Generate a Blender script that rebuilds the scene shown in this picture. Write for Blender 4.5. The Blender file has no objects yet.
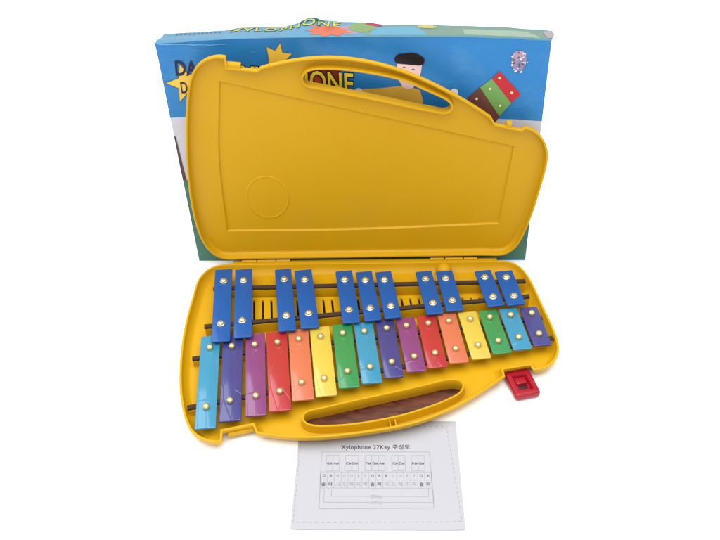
import bpy, bmesh, math, random
from mathutils import Vector, Matrix, noise
from mathutils.geometry import tessellate_polygon
random.seed(7)
SC = bpy.context.scene
COL = SC.collection
BASE_OUT=[(-0.1616,0.3094),(-0.1625,0.2941),(-0.1309,0.2862),(-0.1260,0.2977),(-0.1220,0.2985),(-0.1179,0.2993),(-0.1138,0.3001),(-0.1098,0.3008),(-0.1061,0.3014),(-0.1022,0.3021),(-0.0982,0.3027),(-0.0943,0.3032),(-0.0903,0.3037),(-0.0863,0.3041),(-0.0823,0.3044),(-0.0783,0.3047),(-0.0742,0.3048),(-0.0702,0.3049),(-0.0662,0.3048),(-0.0622,0.3047),(-0.0582,0.3046),(-0.0541,0.3043),(-0.0501,0.3040),(-0.0461,0.3036),(-0.0421,0.3032),(-0.0381,0.3028),(-0.0341,0.3022),(-0.0302,0.3017),(-0.0262,0.3012),(-0.0222,0.3006),(-0.0182,0.3000),(-0.0142,0.2994),(-0.0103,0.2987),(-0.0063,0.2980),(-0.0023,0.2973),(0.0016,0.2966),(0.0056,0.2959),(0.0095,0.2951),(0.0135,0.2943),(0.0174,0.2935),(0.0213,0.2926),(0.0252,0.2917),(0.0291,0.2907),(0.0330,0.2897),(0.0369,0.2886),(0.0408,0.2875),(0.0446,0.2862),(0.0484,0.2849),(0.0522,0.2836),(0.0559,0.2821),(0.0596,0.2805),(0.0632,0.2788),(0.0669,0.2771),(0.0704,0.2753),(0.0740,0.2734),(0.0776,0.2715),(0.0811,0.2696),(0.0846,0.2676),(0.0881,0.2656),(0.0915,0.2635),(0.0949,0.2614),(0.0983,0.2592),(0.1017,0.2570),(0.1050,0.2548),(0.1083,0.2525),(0.1116,0.2501),(0.1148,0.2478),(0.1181,0.2453),(0.1212,0.2429),(0.1244,0.2404),(0.1275,0.2379),(0.1307,0.2353),(0.1338,0.2328),(0.1369,0.2303),(0.1398,0.2280),(0.1430,0.2254),(0.1462,0.2229),(0.1494,0.2203),(0.1534,0.2171),(0.1527,0.2061),(0.1843,0.1994),(0.1867,0.2071),(0.1908,0.2070),(0.1948,0.2065),(0.1987,0.2053),(0.2022,0.2033),(0.2053,0.2015),(0.2084,0.1992),(0.2112,0.1965),(0.2138,0.1935),(0.2160,0.1902),(0.2181,0.1868),(0.2198,0.1832),(0.2212,0.1795),(0.2222,0.1757),(0.2230,0.1719),(0.2235,0.1679),(0.2238,0.1639),(0.2239,0.1599),(0.2239,0.1559),(0.2237,0.1519),(0.2235,0.1480),(0.2231,0.1440),(0.2227,0.1400),(0.2222,0.1360),(0.2217,0.1320),(0.2212,0.1280),(0.2206,0.1241),(0.2200,0.1201),(0.2194,0.1162),(0.2187,0.1122),(0.2180,0.1083),(0.2173,0.1043),(0.2167,0.1004),(0.2161,0.0964),(0.2155,0.0925),(0.2149,0.0885),(0.2143,0.0845),(0.2138,0.0805),(0.2133,0.0766),(0.2127,0.0726),(0.2121,0.0687),(0.2115,0.0647),(0.2108,0.0607),(0.2101,0.0568),(0.2094,0.0528),(0.2087,0.0489),(0.2078,0.0450),(0.2069,0.0411),(0.2059,0.0372),(0.2048,0.0333),(0.2035,0.0296),(0.2020,0.0258),(0.2003,0.0222),(0.1984,0.0187),(0.1962,0.0155),(0.1937,0.0125),(0.1908,0.0100),(0.1875,0.0079),(0.1841,0.0062),(0.1804,0.0050),(0.1766,0.0043),(0.1727,0.0039),(0.1687,0.0039),(0.1647,0.0040),(0.1606,0.0042),(0.1566,0.0044),(0.1525,0.0045),(0.1485,0.0045),(0.1445,0.0046),(0.1405,0.0046),(0.1365,0.0046),(0.1325,0.0046),(0.1285,0.0046),(0.1245,0.0046),(0.1205,0.0046),(0.1165,0.0046),(0.1125,0.0046),(0.1084,0.0046),(0.1044,0.0046),(0.1004,0.0046),(0.0964,0.0046),(0.0924,0.0046),(0.0884,0.0046),(0.0844,0.0046),(0.0804,0.0046),(0.0764,0.0046),(0.0724,0.0047),(0.0684,0.0047),(0.0644,0.0047),(0.0604,0.0047),(0.0564,0.0047),(0.0524,0.0047),(0.0484,0.0047),(0.0444,0.0047),(0.0404,0.0047),(0.0364,0.0047),(0.0324,0.0047),(0.0284,0.0047),(0.0244,0.0047),(0.0204,0.0047),(0.0163,0.0047),(0.0123,0.0047),(0.0083,0.0047),(0.0043,0.0047),(0.0003,0.0047),(-0.0037,0.0047),(-0.0077,0.0047),(-0.0117,0.0048),(-0.0157,0.0048),(-0.0197,0.0048),(-0.0237,0.0048),(-0.0277,0.0048),(-0.0317,0.0048),(-0.0357,0.0048),(-0.0397,0.0048),(-0.0437,0.0048),(-0.0477,0.0048),(-0.0517,0.0048),(-0.0557,0.0048),(-0.0597,0.0048),(-0.0637,0.0048),(-0.0677,0.0048),(-0.0717,0.0048),(-0.0758,0.0048),(-0.0798,0.0048),(-0.0838,0.0048),(-0.0878,0.0048),(-0.0918,0.0049),(-0.0958,0.0049),(-0.0998,0.0049),(-0.1038,0.0049),(-0.1078,0.0049),(-0.1118,0.0049),(-0.1158,0.0049),(-0.1198,0.0049),(-0.1238,0.0049),(-0.1278,0.0049),(-0.1318,0.0049),(-0.1358,0.0049),(-0.1398,0.0049),(-0.1438,0.0049),(-0.1478,0.0049),(-0.1518,0.0049),(-0.1558,0.0049),(-0.1598,0.0049),(-0.1638,0.0049),(-0.1679,0.0049),(-0.1719,0.0049),(-0.1759,0.0048),(-0.1799,0.0047),(-0.1839,0.0046),(-0.1880,0.0046),(-0.1919,0.0047),(-0.1959,0.0050),(-0.1998,0.0055),(-0.2037,0.0065),(-0.2074,0.0077),(-0.2109,0.0094),(-0.2141,0.0115),(-0.2169,0.0140),(-0.2195,0.0170),(-0.2217,0.0203),(-0.2236,0.0238),(-0.2252,0.0274),(-0.2266,0.0311),(-0.2276,0.0349),(-0.2284,0.0388),(-0.2290,0.0427),(-0.2294,0.0467),(-0.2296,0.0508),(-0.2297,0.0548),(-0.2298,0.0589),(-0.2299,0.0630),(-0.2300,0.0671),(-0.2302,0.0711),(-0.2303,0.0751),(-0.2305,0.0791),(-0.2307,0.0831),(-0.2309,0.0871),(-0.2310,0.0911),(-0.2311,0.0951),(-0.2312,0.0991),(-0.2313,0.1031),(-0.2314,0.1072),(-0.2314,0.1112),(-0.2314,0.1152),(-0.2314,0.1192),(-0.2313,0.1232),(-0.2313,0.1272),(-0.2312,0.1312),(-0.2311,0.1352),(-0.2309,0.1392),(-0.2307,0.1432),(-0.2305,0.1472),(-0.2303,0.1512),(-0.2301,0.1552),(-0.2298,0.1592),(-0.2295,0.1632),(-0.2291,0.1672),(-0.2288,0.1711),(-0.2284,0.1751),(-0.2280,0.1791),(-0.2275,0.1831),(-0.2271,0.1871),(-0.2266,0.1910),(-0.2261,0.1950),(-0.2255,0.1990),(-0.2250,0.2030),(-0.2244,0.2069),(-0.2238,0.2109),(-0.2232,0.2148),(-0.2225,0.2188),(-0.2218,0.2227),(-0.2210,0.2267),(-0.2202,0.2306),(-0.2194,0.2345),(-0.2185,0.2384),(-0.2175,0.2423),(-0.2165,0.2462),(-0.2155,0.2500),(-0.2144,0.2539),(-0.2133,0.2577),(-0.2121,0.2616),(-0.2109,0.2654),(-0.2096,0.2692),(-0.2082,0.2729),(-0.2067,0.2767),(-0.2051,0.2803),(-0.2034,0.2839),(-0.2015,0.2875),(-0.1995,0.2909),(-0.1972,0.2941),(-0.1946,0.2971),(-0.1918,0.2998),(-0.1887,0.3023),(-0.1854,0.3044),(-0.1819,0.3062),(-0.1785,0.3076),(-0.1748,0.3089),(-0.1708,0.3097),(-0.1667,0.3098)]
LID_OUT=[(-0.1595,0.3013),(-0.1589,0.2885),(-0.1260,0.2840),(-0.1215,0.2879),(-0.1175,0.2889),(-0.1135,0.2900),(-0.1095,0.2910),(-0.1055,0.2919),(-0.1018,0.2928),(-0.0980,0.2936),(-0.0940,0.2945),(-0.0901,0.2952),(-0.0861,0.2959),(-0.0822,0.2966),(-0.0782,0.2971),(-0.0742,0.2976),(-0.0702,0.2981),(-0.0662,0.2984),(-0.0622,0.2987),(-0.0581,0.2990),(-0.0541,0.2991),(-0.0501,0.2992),(-0.0461,0.2992),(-0.0420,0.2991),(-0.0380,0.2989),(-0.0340,0.2986),(-0.0300,0.2983),(-0.0260,0.2979),(-0.0220,0.2974),(-0.0180,0.2969),(-0.0140,0.2962),(-0.0101,0.2955),(-0.0061,0.2948),(-0.0022,0.2939),(0.0018,0.2930),(0.0057,0.2921),(0.0096,0.2910),(0.0134,0.2900),(0.0173,0.2888),(0.0211,0.2876),(0.0250,0.2863),(0.0288,0.2850),(0.0325,0.2836),(0.0363,0.2822),(0.0400,0.2807),(0.0438,0.2791),(0.0475,0.2775),(0.0511,0.2759),(0.0548,0.2742),(0.0584,0.2724),(0.0620,0.2706),(0.0656,0.2688),(0.0691,0.2669),(0.0727,0.2650),(0.0762,0.2631),(0.0797,0.2611),(0.0832,0.2591),(0.0867,0.2571),(0.0902,0.2551),(0.0937,0.2531),(0.0971,0.2510),(0.1006,0.2489),(0.1040,0.2468),(0.1074,0.2446),(0.1108,0.2424),(0.1142,0.2402),(0.1175,0.2380),(0.1208,0.2357),(0.1241,0.2334),(0.1273,0.2311),(0.1304,0.2289),(0.1337,0.2265),(0.1370,0.2240),(0.1403,0.2216),(0.1444,0.2185),(0.1499,0.2087),(0.1815,0.2002),(0.1861,0.2041),(0.1899,0.2026),(0.1938,0.2011),(0.1973,0.1991),(0.2005,0.1966),(0.2032,0.1942),(0.2058,0.1914),(0.2083,0.1883),(0.2104,0.1850),(0.2123,0.1815),(0.2140,0.1779),(0.2153,0.1741),(0.2164,0.1703),(0.2172,0.1664),(0.2178,0.1625),(0.2181,0.1585),(0.2183,0.1545),(0.2182,0.1505),(0.2181,0.1465),(0.2178,0.1425),(0.2174,0.1385),(0.2170,0.1345),(0.2165,0.1306),(0.2160,0.1266),(0.2155,0.1226),(0.2150,0.1186),(0.2145,0.1146),(0.2140,0.1107),(0.2135,0.1067),(0.2130,0.1027),(0.2125,0.0987),(0.2119,0.0948),(0.2114,0.0908),(0.2108,0.0868),(0.2102,0.0829),(0.2095,0.0789),(0.2088,0.0750),(0.2081,0.0710),(0.2074,0.0671),(0.2067,0.0631),(0.2059,0.0592),(0.2050,0.0553),(0.2042,0.0514),(0.2032,0.0475),(0.2022,0.0436),(0.2012,0.0397),(0.2001,0.0358),(0.1989,0.0320),(0.1976,0.0282),(0.1961,0.0245),(0.1944,0.0209),(0.1924,0.0174),(0.1901,0.0142),(0.1875,0.0112),(0.1847,0.0087),(0.1816,0.0066),(0.1782,0.0050),(0.1746,0.0041),(0.1707,0.0037),(0.1667,0.0036),(0.1627,0.0037),(0.1586,0.0039),(0.1545,0.0041),(0.1504,0.0042),(0.1464,0.0043),(0.1424,0.0043),(0.1384,0.0043),(0.1343,0.0042),(0.1303,0.0042),(0.1263,0.0042),(0.1223,0.0042),(0.1183,0.0042),(0.1143,0.0042),(0.1103,0.0042),(0.1063,0.0041),(0.1023,0.0041),(0.0983,0.0041),(0.0943,0.0041),(0.0903,0.0041),(0.0863,0.0041),(0.0823,0.0041),(0.0783,0.0040),(0.0743,0.0040),(0.0703,0.0040),(0.0662,0.0040),(0.0622,0.0040),(0.0582,0.0040),(0.0542,0.0039),(0.0502,0.0039),(0.0462,0.0039),(0.0422,0.0039),(0.0382,0.0039),(0.0342,0.0039),(0.0302,0.0039),(0.0262,0.0038),(0.0222,0.0038),(0.0182,0.0038),(0.0142,0.0038),(0.0102,0.0038),(0.0062,0.0038),(0.0021,0.0038),(-0.0019,0.0037),(-0.0059,0.0037),(-0.0099,0.0037),(-0.0139,0.0037),(-0.0179,0.0037),(-0.0219,0.0037),(-0.0259,0.0036),(-0.0299,0.0036),(-0.0339,0.0036),(-0.0379,0.0036),(-0.0419,0.0036),(-0.0459,0.0036),(-0.0499,0.0036),(-0.0539,0.0035),(-0.0579,0.0035),(-0.0619,0.0035),(-0.0660,0.0035),(-0.0710,0.0035),(-0.0750,0.0035),(-0.0790,0.0034),(-0.0830,0.0034),(-0.0870,0.0034),(-0.0910,0.0034),(-0.0950,0.0034),(-0.0990,0.0034),(-0.1030,0.0034),(-0.1070,0.0033),(-0.1110,0.0033),(-0.1150,0.0033),(-0.1190,0.0033),(-0.1230,0.0033),(-0.1270,0.0033),(-0.1311,0.0033),(-0.1351,0.0032),(-0.1391,0.0032),(-0.1431,0.0032),(-0.1471,0.0032),(-0.1511,0.0032),(-0.1551,0.0032),(-0.1591,0.0031),(-0.1631,0.0031),(-0.1671,0.0031),(-0.1712,0.0030),(-0.1752,0.0028),(-0.1793,0.0026),(-0.1833,0.0024),(-0.1874,0.0023),(-0.1914,0.0024),(-0.1952,0.0029),(-0.1989,0.0038),(-0.2024,0.0053),(-0.2057,0.0072),(-0.2088,0.0096),(-0.2116,0.0124),(-0.2141,0.0154),(-0.2163,0.0187),(-0.2181,0.0222),(-0.2198,0.0259),(-0.2212,0.0296),(-0.2224,0.0334),(-0.2235,0.0373),(-0.2244,0.0412),(-0.2252,0.0451),(-0.2258,0.0491),(-0.2264,0.0531),(-0.2268,0.0570),(-0.2272,0.0610),(-0.2276,0.0650),(-0.2279,0.0690),(-0.2282,0.0730),(-0.2283,0.0770),(-0.2285,0.0810),(-0.2285,0.0850),(-0.2286,0.0891),(-0.2286,0.0931),(-0.2286,0.0971),(-0.2285,0.1011),(-0.2285,0.1051),(-0.2284,0.1091),(-0.2283,0.1131),(-0.2282,0.1171),(-0.2280,0.1211),(-0.2278,0.1251),(-0.2276,0.1291),(-0.2273,0.1331),(-0.2271,0.1371),(-0.2268,0.1411),(-0.2265,0.1451),(-0.2261,0.1491),(-0.2258,0.1531),(-0.2254,0.1571),(-0.2250,0.1611),(-0.2246,0.1650),(-0.2242,0.1690),(-0.2237,0.1730),(-0.2232,0.1770),(-0.2227,0.1810),(-0.2222,0.1849),(-0.2217,0.1889),(-0.2211,0.1929),(-0.2206,0.1968),(-0.2200,0.2008),(-0.2194,0.2048),(-0.2188,0.2087),(-0.2181,0.2127),(-0.2175,0.2166),(-0.2168,0.2206),(-0.2161,0.2245),(-0.2154,0.2285),(-0.2146,0.2324),(-0.2138,0.2363),(-0.2130,0.2403),(-0.2122,0.2442),(-0.2114,0.2481),(-0.2105,0.2520),(-0.2096,0.2559),(-0.2086,0.2598),(-0.2076,0.2637),(-0.2064,0.2675),(-0.2051,0.2713),(-0.2036,0.2750),(-0.2019,0.2786),(-0.2000,0.2822),(-0.1979,0.2855),(-0.1955,0.2887),(-0.1929,0.2917),(-0.1900,0.2943),(-0.1868,0.2966),(-0.1835,0.2986),(-0.1799,0.3001),(-0.1764,0.3013),(-0.1726,0.3022),(-0.1685,0.3027),(-0.1645,0.3024)]
BASE_HOLE=[(-0.0754,0.2759),(-0.0746,0.2724),(-0.0725,0.2694),(-0.0694,0.2673),(-0.0657,0.2661),(-0.0616,0.2652),(-0.0576,0.2642),(-0.0537,0.2632),(-0.0498,0.2620),(-0.0460,0.2609),(-0.0421,0.2597),(-0.0383,0.2586),(-0.0344,0.2574),(-0.0306,0.2563),(-0.0267,0.2552),(-0.0229,0.2541),(-0.0190,0.2530),(-0.0151,0.2519),(-0.0113,0.2508),(-0.0074,0.2497),(-0.0035,0.2486),(0.0003,0.2476),(0.0042,0.2465),(0.0081,0.2454),(0.0119,0.2444),(0.0158,0.2433),(0.0197,0.2423),(0.0235,0.2412),(0.0274,0.2401),(0.0313,0.2391),(0.0351,0.2380),(0.0390,0.2369),(0.0428,0.2357),(0.0467,0.2346),(0.0505,0.2335),(0.0544,0.2324),(0.0583,0.2312),(0.0621,0.2300),(0.0660,0.2287),(0.0698,0.2274),(0.0736,0.2261),(0.0775,0.2249),(0.0814,0.2239),(0.0853,0.2231),(0.0893,0.2226),(0.0933,0.2224),(0.0973,0.2227),(0.1005,0.2241),(0.1025,0.2269),(0.1031,0.2305),(0.1022,0.2343),(0.1004,0.2378),(0.0980,0.2410),(0.0950,0.2436),(0.0917,0.2460),(0.0882,0.2481),(0.0847,0.2502),(0.0813,0.2523),(0.0777,0.2542),(0.0742,0.2560),(0.0705,0.2577),(0.0668,0.2593),(0.0631,0.2609),(0.0594,0.2625),(0.0557,0.2640),(0.0520,0.2655),(0.0483,0.2670),(0.0445,0.2685),(0.0408,0.2699),(0.0370,0.2712),(0.0332,0.2725),(0.0294,0.2737),(0.0255,0.2748),(0.0216,0.2759),(0.0178,0.2769),(0.0139,0.2779),(0.0100,0.2789),(0.0061,0.2798),(0.0022,0.2807),(-0.0018,0.2815),(-0.0057,0.2823),(-0.0097,0.2830),(-0.0136,0.2837),(-0.0176,0.2843),(-0.0216,0.2849),(-0.0255,0.2854),(-0.0295,0.2859),(-0.0335,0.2863),(-0.0375,0.2866),(-0.0415,0.2868),(-0.0456,0.2870),(-0.0496,0.2871),(-0.0537,0.2872),(-0.0577,0.2871),(-0.0617,0.2867),(-0.0656,0.2859),(-0.0693,0.2845),(-0.0725,0.2824),(-0.0746,0.2794)]
LID_HOLE=[(-0.0744,0.2728),(-0.0732,0.2762),(-0.0708,0.2792),(-0.0678,0.2814),(-0.0642,0.2826),(-0.0602,0.2832),(-0.0561,0.2835),(-0.0520,0.2837),(-0.0480,0.2837),(-0.0440,0.2837),(-0.0399,0.2834),(-0.0359,0.2831),(-0.0319,0.2827),(-0.0279,0.2823),(-0.0239,0.2818),(-0.0200,0.2813),(-0.0160,0.2807),(-0.0120,0.2801),(-0.0081,0.2794),(-0.0041,0.2786),(-0.0002,0.2779),(0.0038,0.2771),(0.0077,0.2762),(0.0116,0.2754),(0.0155,0.2745),(0.0194,0.2735),(0.0233,0.2725),(0.0272,0.2714),(0.0310,0.2703),(0.0348,0.2691),(0.0386,0.2678),(0.0424,0.2664),(0.0461,0.2649),(0.0497,0.2632),(0.0533,0.2613),(0.0568,0.2594),(0.0603,0.2575),(0.0639,0.2556),(0.0675,0.2538),(0.0711,0.2520),(0.0747,0.2502),(0.0782,0.2484),(0.0818,0.2465),(0.0854,0.2446),(0.0889,0.2426),(0.0920,0.2401),(0.0947,0.2371),(0.0963,0.2337),(0.0962,0.2304),(0.0942,0.2276),(0.0912,0.2259),(0.0875,0.2256),(0.0834,0.2263),(0.0792,0.2274),(0.0750,0.2285),(0.0710,0.2294),(0.0670,0.2302),(0.0631,0.2311),(0.0592,0.2320),(0.0553,0.2330),(0.0514,0.2339),(0.0475,0.2349),(0.0436,0.2360),(0.0397,0.2370),(0.0359,0.2380),(0.0320,0.2390),(0.0281,0.2400),(0.0242,0.2411),(0.0203,0.2421),(0.0165,0.2431),(0.0126,0.2441),(0.0087,0.2451),(0.0048,0.2461),(0.0009,0.2470),(-0.0030,0.2480),(-0.0069,0.2489),(-0.0108,0.2499),(-0.0147,0.2508),(-0.0186,0.2517),(-0.0225,0.2526),(-0.0264,0.2535),(-0.0303,0.2545),(-0.0342,0.2554),(-0.0381,0.2563),(-0.0420,0.2571),(-0.0460,0.2580),(-0.0499,0.2590),(-0.0538,0.2599),(-0.0577,0.2609),(-0.0616,0.2618),(-0.0657,0.2627),(-0.0694,0.2639),(-0.0723,0.2661),(-0.0740,0.2692)]
PANEL=[(-0.1723,0.2670),(-0.1644,0.2648),(-0.1568,0.2628),(-0.1490,0.2606),(-0.1413,0.2585),(-0.1335,0.2564),(-0.1258,0.2543),(-0.1181,0.2522),(-0.1103,0.2501),(-0.1026,0.2480),(-0.0948,0.2459),(-0.0871,0.2438),(-0.0793,0.2417),(-0.0716,0.2396),(-0.0638,0.2375),(-0.0561,0.2354),(-0.0484,0.2333),(-0.0406,0.2312),(-0.0329,0.2291),(-0.0251,0.2270),(-0.0174,0.2249),(-0.0096,0.2228),(-0.0019,0.2206),(0.0058,0.2185),(0.0136,0.2164),(0.0213,0.2143),(0.0291,0.2122),(0.0368,0.2101),(0.0446,0.2080),(0.0523,0.2059),(0.0600,0.2038),(0.0678,0.2016),(0.0755,0.1995),(0.0833,0.1974),(0.0910,0.1953),(0.0988,0.1932),(0.1065,0.1911),(0.1142,0.1890),(0.1220,0.1869),(0.1297,0.1847),(0.1375,0.1826),(0.1452,0.1805),(0.1530,0.1784),(0.1607,0.1763),(0.1683,0.1742),(0.1771,0.1718),(0.1685,0.0510),(0.1603,0.0507),(0.1525,0.0504),(0.1444,0.0501),(0.1364,0.0498),(0.1284,0.0495),(0.1203,0.0492),(0.1123,0.0488),(0.1043,0.0485),(0.0952,0.0481),(0.0872,0.0478),(0.0792,0.0475),(0.0711,0.0472),(0.0631,0.0469),(0.0551,0.0466),(0.0470,0.0463),(0.0390,0.0460),(0.0310,0.0457),(0.0219,0.0454),(0.0139,0.0452),(0.0058,0.0450),(-0.0022,0.0448),(-0.0102,0.0446),(-0.0183,0.0444),(-0.0263,0.0443),(-0.0343,0.0442),(-0.0424,0.0441),(-0.0514,0.0440),(-0.0594,0.0440),(-0.0675,0.0440),(-0.0755,0.0439),(-0.0836,0.0440),(-0.0916,0.0440),(-0.0996,0.0440),(-0.1077,0.0440),(-0.1157,0.0441),(-0.1248,0.0441),(-0.1328,0.0442),(-0.1408,0.0442),(-0.1489,0.0443),(-0.1569,0.0443),(-0.1650,0.0443),(-0.1730,0.0444),(-0.1809,0.0444),(-0.1901,0.0444),(-0.1898,0.0526),(-0.1896,0.0605),(-0.1895,0.0686),(-0.1893,0.0766),(-0.1892,0.0857),(-0.1890,0.0938),(-0.1889,0.1018),(-0.1887,0.1099),(-0.1884,0.1190),(-0.1882,0.1270),(-0.1878,0.1351),(-0.1874,0.1431),(-0.1870,0.1511),(-0.1863,0.1602),(-0.1856,0.1682),(-0.1848,0.1762),(-0.1839,0.1842),(-0.1828,0.1932),(-0.1817,0.2012),(-0.1806,0.2091),(-0.1795,0.2171),(-0.1783,0.2251),(-0.1770,0.2341),(-0.1758,0.2420),(-0.1746,0.2500),(-0.1735,0.2579)]
NAT=[(-0.1956,-0.1467,-0.1817,-0.2925,0.0236),(-0.1686,-0.1454,-0.1557,-0.2826,0.0246),(-0.1416,-0.1438,-0.1281,-0.2749,0.0237),(-0.1162,-0.1407,-0.1018,-0.2680,0.0256),(-0.0897,-0.1362,-0.0771,-0.2527,0.0251),(-0.0637,-0.1328,-0.0513,-0.2465,0.0245),(-0.0364,-0.1287,-0.0257,-0.2343,0.0245),(-0.0103,-0.1261,0.0003,-0.2273,0.0241),(0.0159,-0.1218,0.0257,-0.2188,0.0230),(0.0416,-0.1177,0.0517,-0.2100,0.0236),(0.0675,-0.1146,0.0767,-0.2037,0.0239),(0.0932,-0.1112,0.1022,-0.1961,0.0235),(0.1190,-0.1086,0.1290,-0.1899,0.0236),(0.1445,-0.1060,0.1543,-0.1821,0.0233),(0.1703,-0.1029,0.1794,-0.1757,0.0234),(0.1960,-0.1010,0.2037,-0.1693,0.0225)]
BLU=[(-0.1943,-0.0260,-0.1809,-0.1626,0.0230),(-0.1680,-0.0259,-0.1550,-0.1558,0.0227),(-0.1160,-0.0269,-0.1020,-0.1453,0.0219),(-0.0894,-0.0294,-0.0748,-0.1403,0.0229),(-0.0358,-0.0320,-0.0245,-0.1320,0.0222),(-0.0097,-0.0338,0.0021,-0.1283,0.0217),(0.0158,-0.0343,0.0268,-0.1242,0.0213),(0.0684,-0.0347,0.0788,-0.1177,0.0217),(0.0953,-0.0348,0.1037,-0.1121,0.0222),(0.1455,-0.0351,0.1553,-0.1041,0.0219),(0.1725,-0.0362,0.1808,-0.1025,0.0236)]
STAR_A=[(-0.2251,0.2673),(-0.2089,0.2736),(-0.2054,0.2909),(-0.1970,0.2775),(-0.1807,0.2817),(-0.1914,0.2670),(-0.1846,0.2519),(-0.1999,0.2565),(-0.2124,0.2427),(-0.2108,0.2607)]
STAR_B=[(-0.1007,0.3119),(-0.0916,0.3070),(-0.0848,0.3160),(-0.0832,0.3047),(-0.0723,0.3032),(-0.0812,0.2945),(-0.0794,0.2823),(-0.0904,0.2873),(-0.1018,0.2814),(-0.0994,0.2969)]
HAIR=[(0.0505,0.2902),(0.0479,0.2930),(0.0473,0.2967),(0.0498,0.3004),(0.0533,0.3021),(0.0597,0.3025),(0.0667,0.3035),(0.0725,0.3027),(0.0772,0.3006),(0.0819,0.2970),(0.0828,0.2939),(0.0815,0.2892),(0.0775,0.2877),(0.0657,0.2887)]
FACE=[(0.0505,0.2917),(0.0798,0.2890),(0.0788,0.2789),(0.0750,0.2661),(0.0698,0.2590),(0.0639,0.2571),(0.0579,0.2598),(0.0530,0.2689),(0.0506,0.2816)]
SHIRT=[(0.0065,0.2578),(0.0304,0.2590),(0.0566,0.2621),(0.0674,0.2597),(0.0782,0.2557),(0.0821,0.2425),(0.0808,0.2224),(0.0645,0.2130),(0.0486,0.2186),(0.0364,0.2375),(0.0088,0.2497)]
TRIM=[(0.0641,0.2387),(0.0806,0.2365),(0.0804,0.2292),(0.0642,0.2320)]
HAND=[(0.0098,0.2543),(0.0094,0.2523),(0.0082,0.2506),(0.0065,0.2495),(0.0045,0.2491),(0.0026,0.2495),(0.0009,0.2506),(-0.0002,0.2524),(-0.0005,0.2544),(-0.0001,0.2564),(0.0011,0.2581),(0.0028,0.2592),(0.0047,0.2596),(0.0067,0.2591),(0.0084,0.2580),(0.0094,0.2563)]
PRED=[(0.1707,0.2797),(0.1985,0.2499),(0.1879,0.2387),(0.1627,0.2705)]
PGREEN=[(0.1634,0.2711),(0.1885,0.2390),(0.1754,0.2204),(0.1494,0.2590)]
PBROWN=[(0.1500,0.2599),(0.1761,0.2210),(0.1643,0.1999),(0.1348,0.2454)]
PDOTS=[(0.1714,0.2712),(0.1874,0.2522),(0.1614,0.2576),(0.1750,0.2352),(0.1463,0.2447),(0.1604,0.2205),(0.1189,0.2528)]
EMB=[(0.1925,0.2929),(0.2029,0.2929),(0.1940,0.2766)]
WHITE_R=[(0.1692,0.2172),(0.2273,0.2124),(0.2283,0.1257),(0.1709,0.1260)]
WHITE_L=[(-0.2310,0.2213),(-0.2031,0.2217),(-0.2054,0.1310),(-0.2249,0.1311)]
DARK_L=[(-0.2300,0.1955),(-0.2248,0.1955),(-0.2199,0.1310),(-0.2262,0.1311)]
GREEN_F=[(-0.2259,0.1326),(0.2350,0.1347),(0.2322,0.0026),(-0.2323,-0.0023)]
BACKING=[(-0.0683,0.2877),(-0.0421,0.2925),(-0.0148,0.2835),(-0.0162,0.2393),(-0.0449,0.2355),(-0.0684,0.2490)]
LETD=[(-0.2134,0.2672),(-0.2098,0.2909)]
LETD2=[(-0.2096,0.2534),(-0.2072,0.2697)]
BIGT=[(-0.1534,0.2680),(-0.0020,0.2531),(-0.0014,0.2783)]
EYES=[(0.0588,0.2847),(0.0694,0.2821)]
FRONT_TOP=[(-0.2284,0.3172),(-0.2072,0.3182),(-0.1777,0.3204),(-0.1309,0.3224),(-0.0845,0.3230),(-0.0383,0.3233),(0.0422,0.3234),(0.1225,0.3223),(0.1683,0.3203),(0.2280,0.3169)]
BACK_TOP=[(-0.2412,0.3068),(-0.2317,0.3092),(-0.1986,0.3108),(-0.1560,0.3129),(-0.1375,0.3163),(-0.1109,0.3167),(-0.0893,0.3160),(-0.0698,0.3202),(-0.0612,0.3245),(-0.0539,0.3273),(-0.0455,0.3280),(-0.0397,0.3249),(-0.0290,0.3238),(-0.0112,0.3222),(0.0127,0.3215),(0.0365,0.3185),(0.0782,0.3179),(0.1258,0.3160),(0.1735,0.3138),(0.2153,0.3108),(0.2381,0.3086)]
P_TITLE=[(-0.0400,0.0313),(0.0349,0.0342),(-0.0020,0.0417)]
P_FRAME=[(-0.0608,0.0272),(0.0557,0.0274),(0.0572,-0.0444),(-0.0598,-0.0457)]
P_DASH=[(-0.0847,0.0644),(0.0762,0.0630),(0.0844,-0.0608),(-0.0848,-0.0625)]
P_SHARP=[(-0.0552,0.0225),(-0.0419,0.0225),(-0.0411,0.0016),(-0.0348,0.0026),(-0.0199,0.0026),(-0.0136,0.0026),(0.0076,0.0026),(0.0156,0.0027),(0.0288,0.0027),(0.0359,0.0027),(0.0500,0.0027)]
P_ROWS=[(-0.0568,-0.0027),(0.0529,-0.0025),(-0.0561,-0.0168),(0.0523,-0.0165),(-0.0607,-0.0098),(-0.0600,-0.0231)]
P_BRK=[(-0.0478,-0.0231),(-0.0475,-0.0305),(0.0525,-0.0303),(-0.0558,-0.0231),(-0.0551,-0.0383),(0.0575,-0.0380),(-0.0011,-0.0304)]
RIBS=[(0.0190,0.2814),(0.0250,0.2800)]
KNUCK=[(-0.1739,-0.0010),(-0.1091,-0.0008),(0.0795,-0.0035),(0.1427,-0.0034)]
DOME=[(0.0969,0.0171)]
PAPER=(0.0054,-0.3387,-0.0122,0.1741,0.1412)
LATCH=[(0.1579,-0.2034),(0.1867,-0.1965),(0.1890,-0.2330),(0.1603,-0.2448)]

HB = 0.018                       # height of the case rim above the table
ALPHA = math.radians(87.976)     # opening angle of the lid
EXPO = 1.7                      # light level the colours below were read under

# ------------------------------------------------------------------ helpers
def lin(r, g, b, k=EXPO):
    f = lambda c: (c/255/12.92) if c/255 <= .04045 else ((c/255+.055)/1.055)**2.4
    return tuple(min(.92, f(c)/k) for c in (r, g, b)) + (1,)

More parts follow.
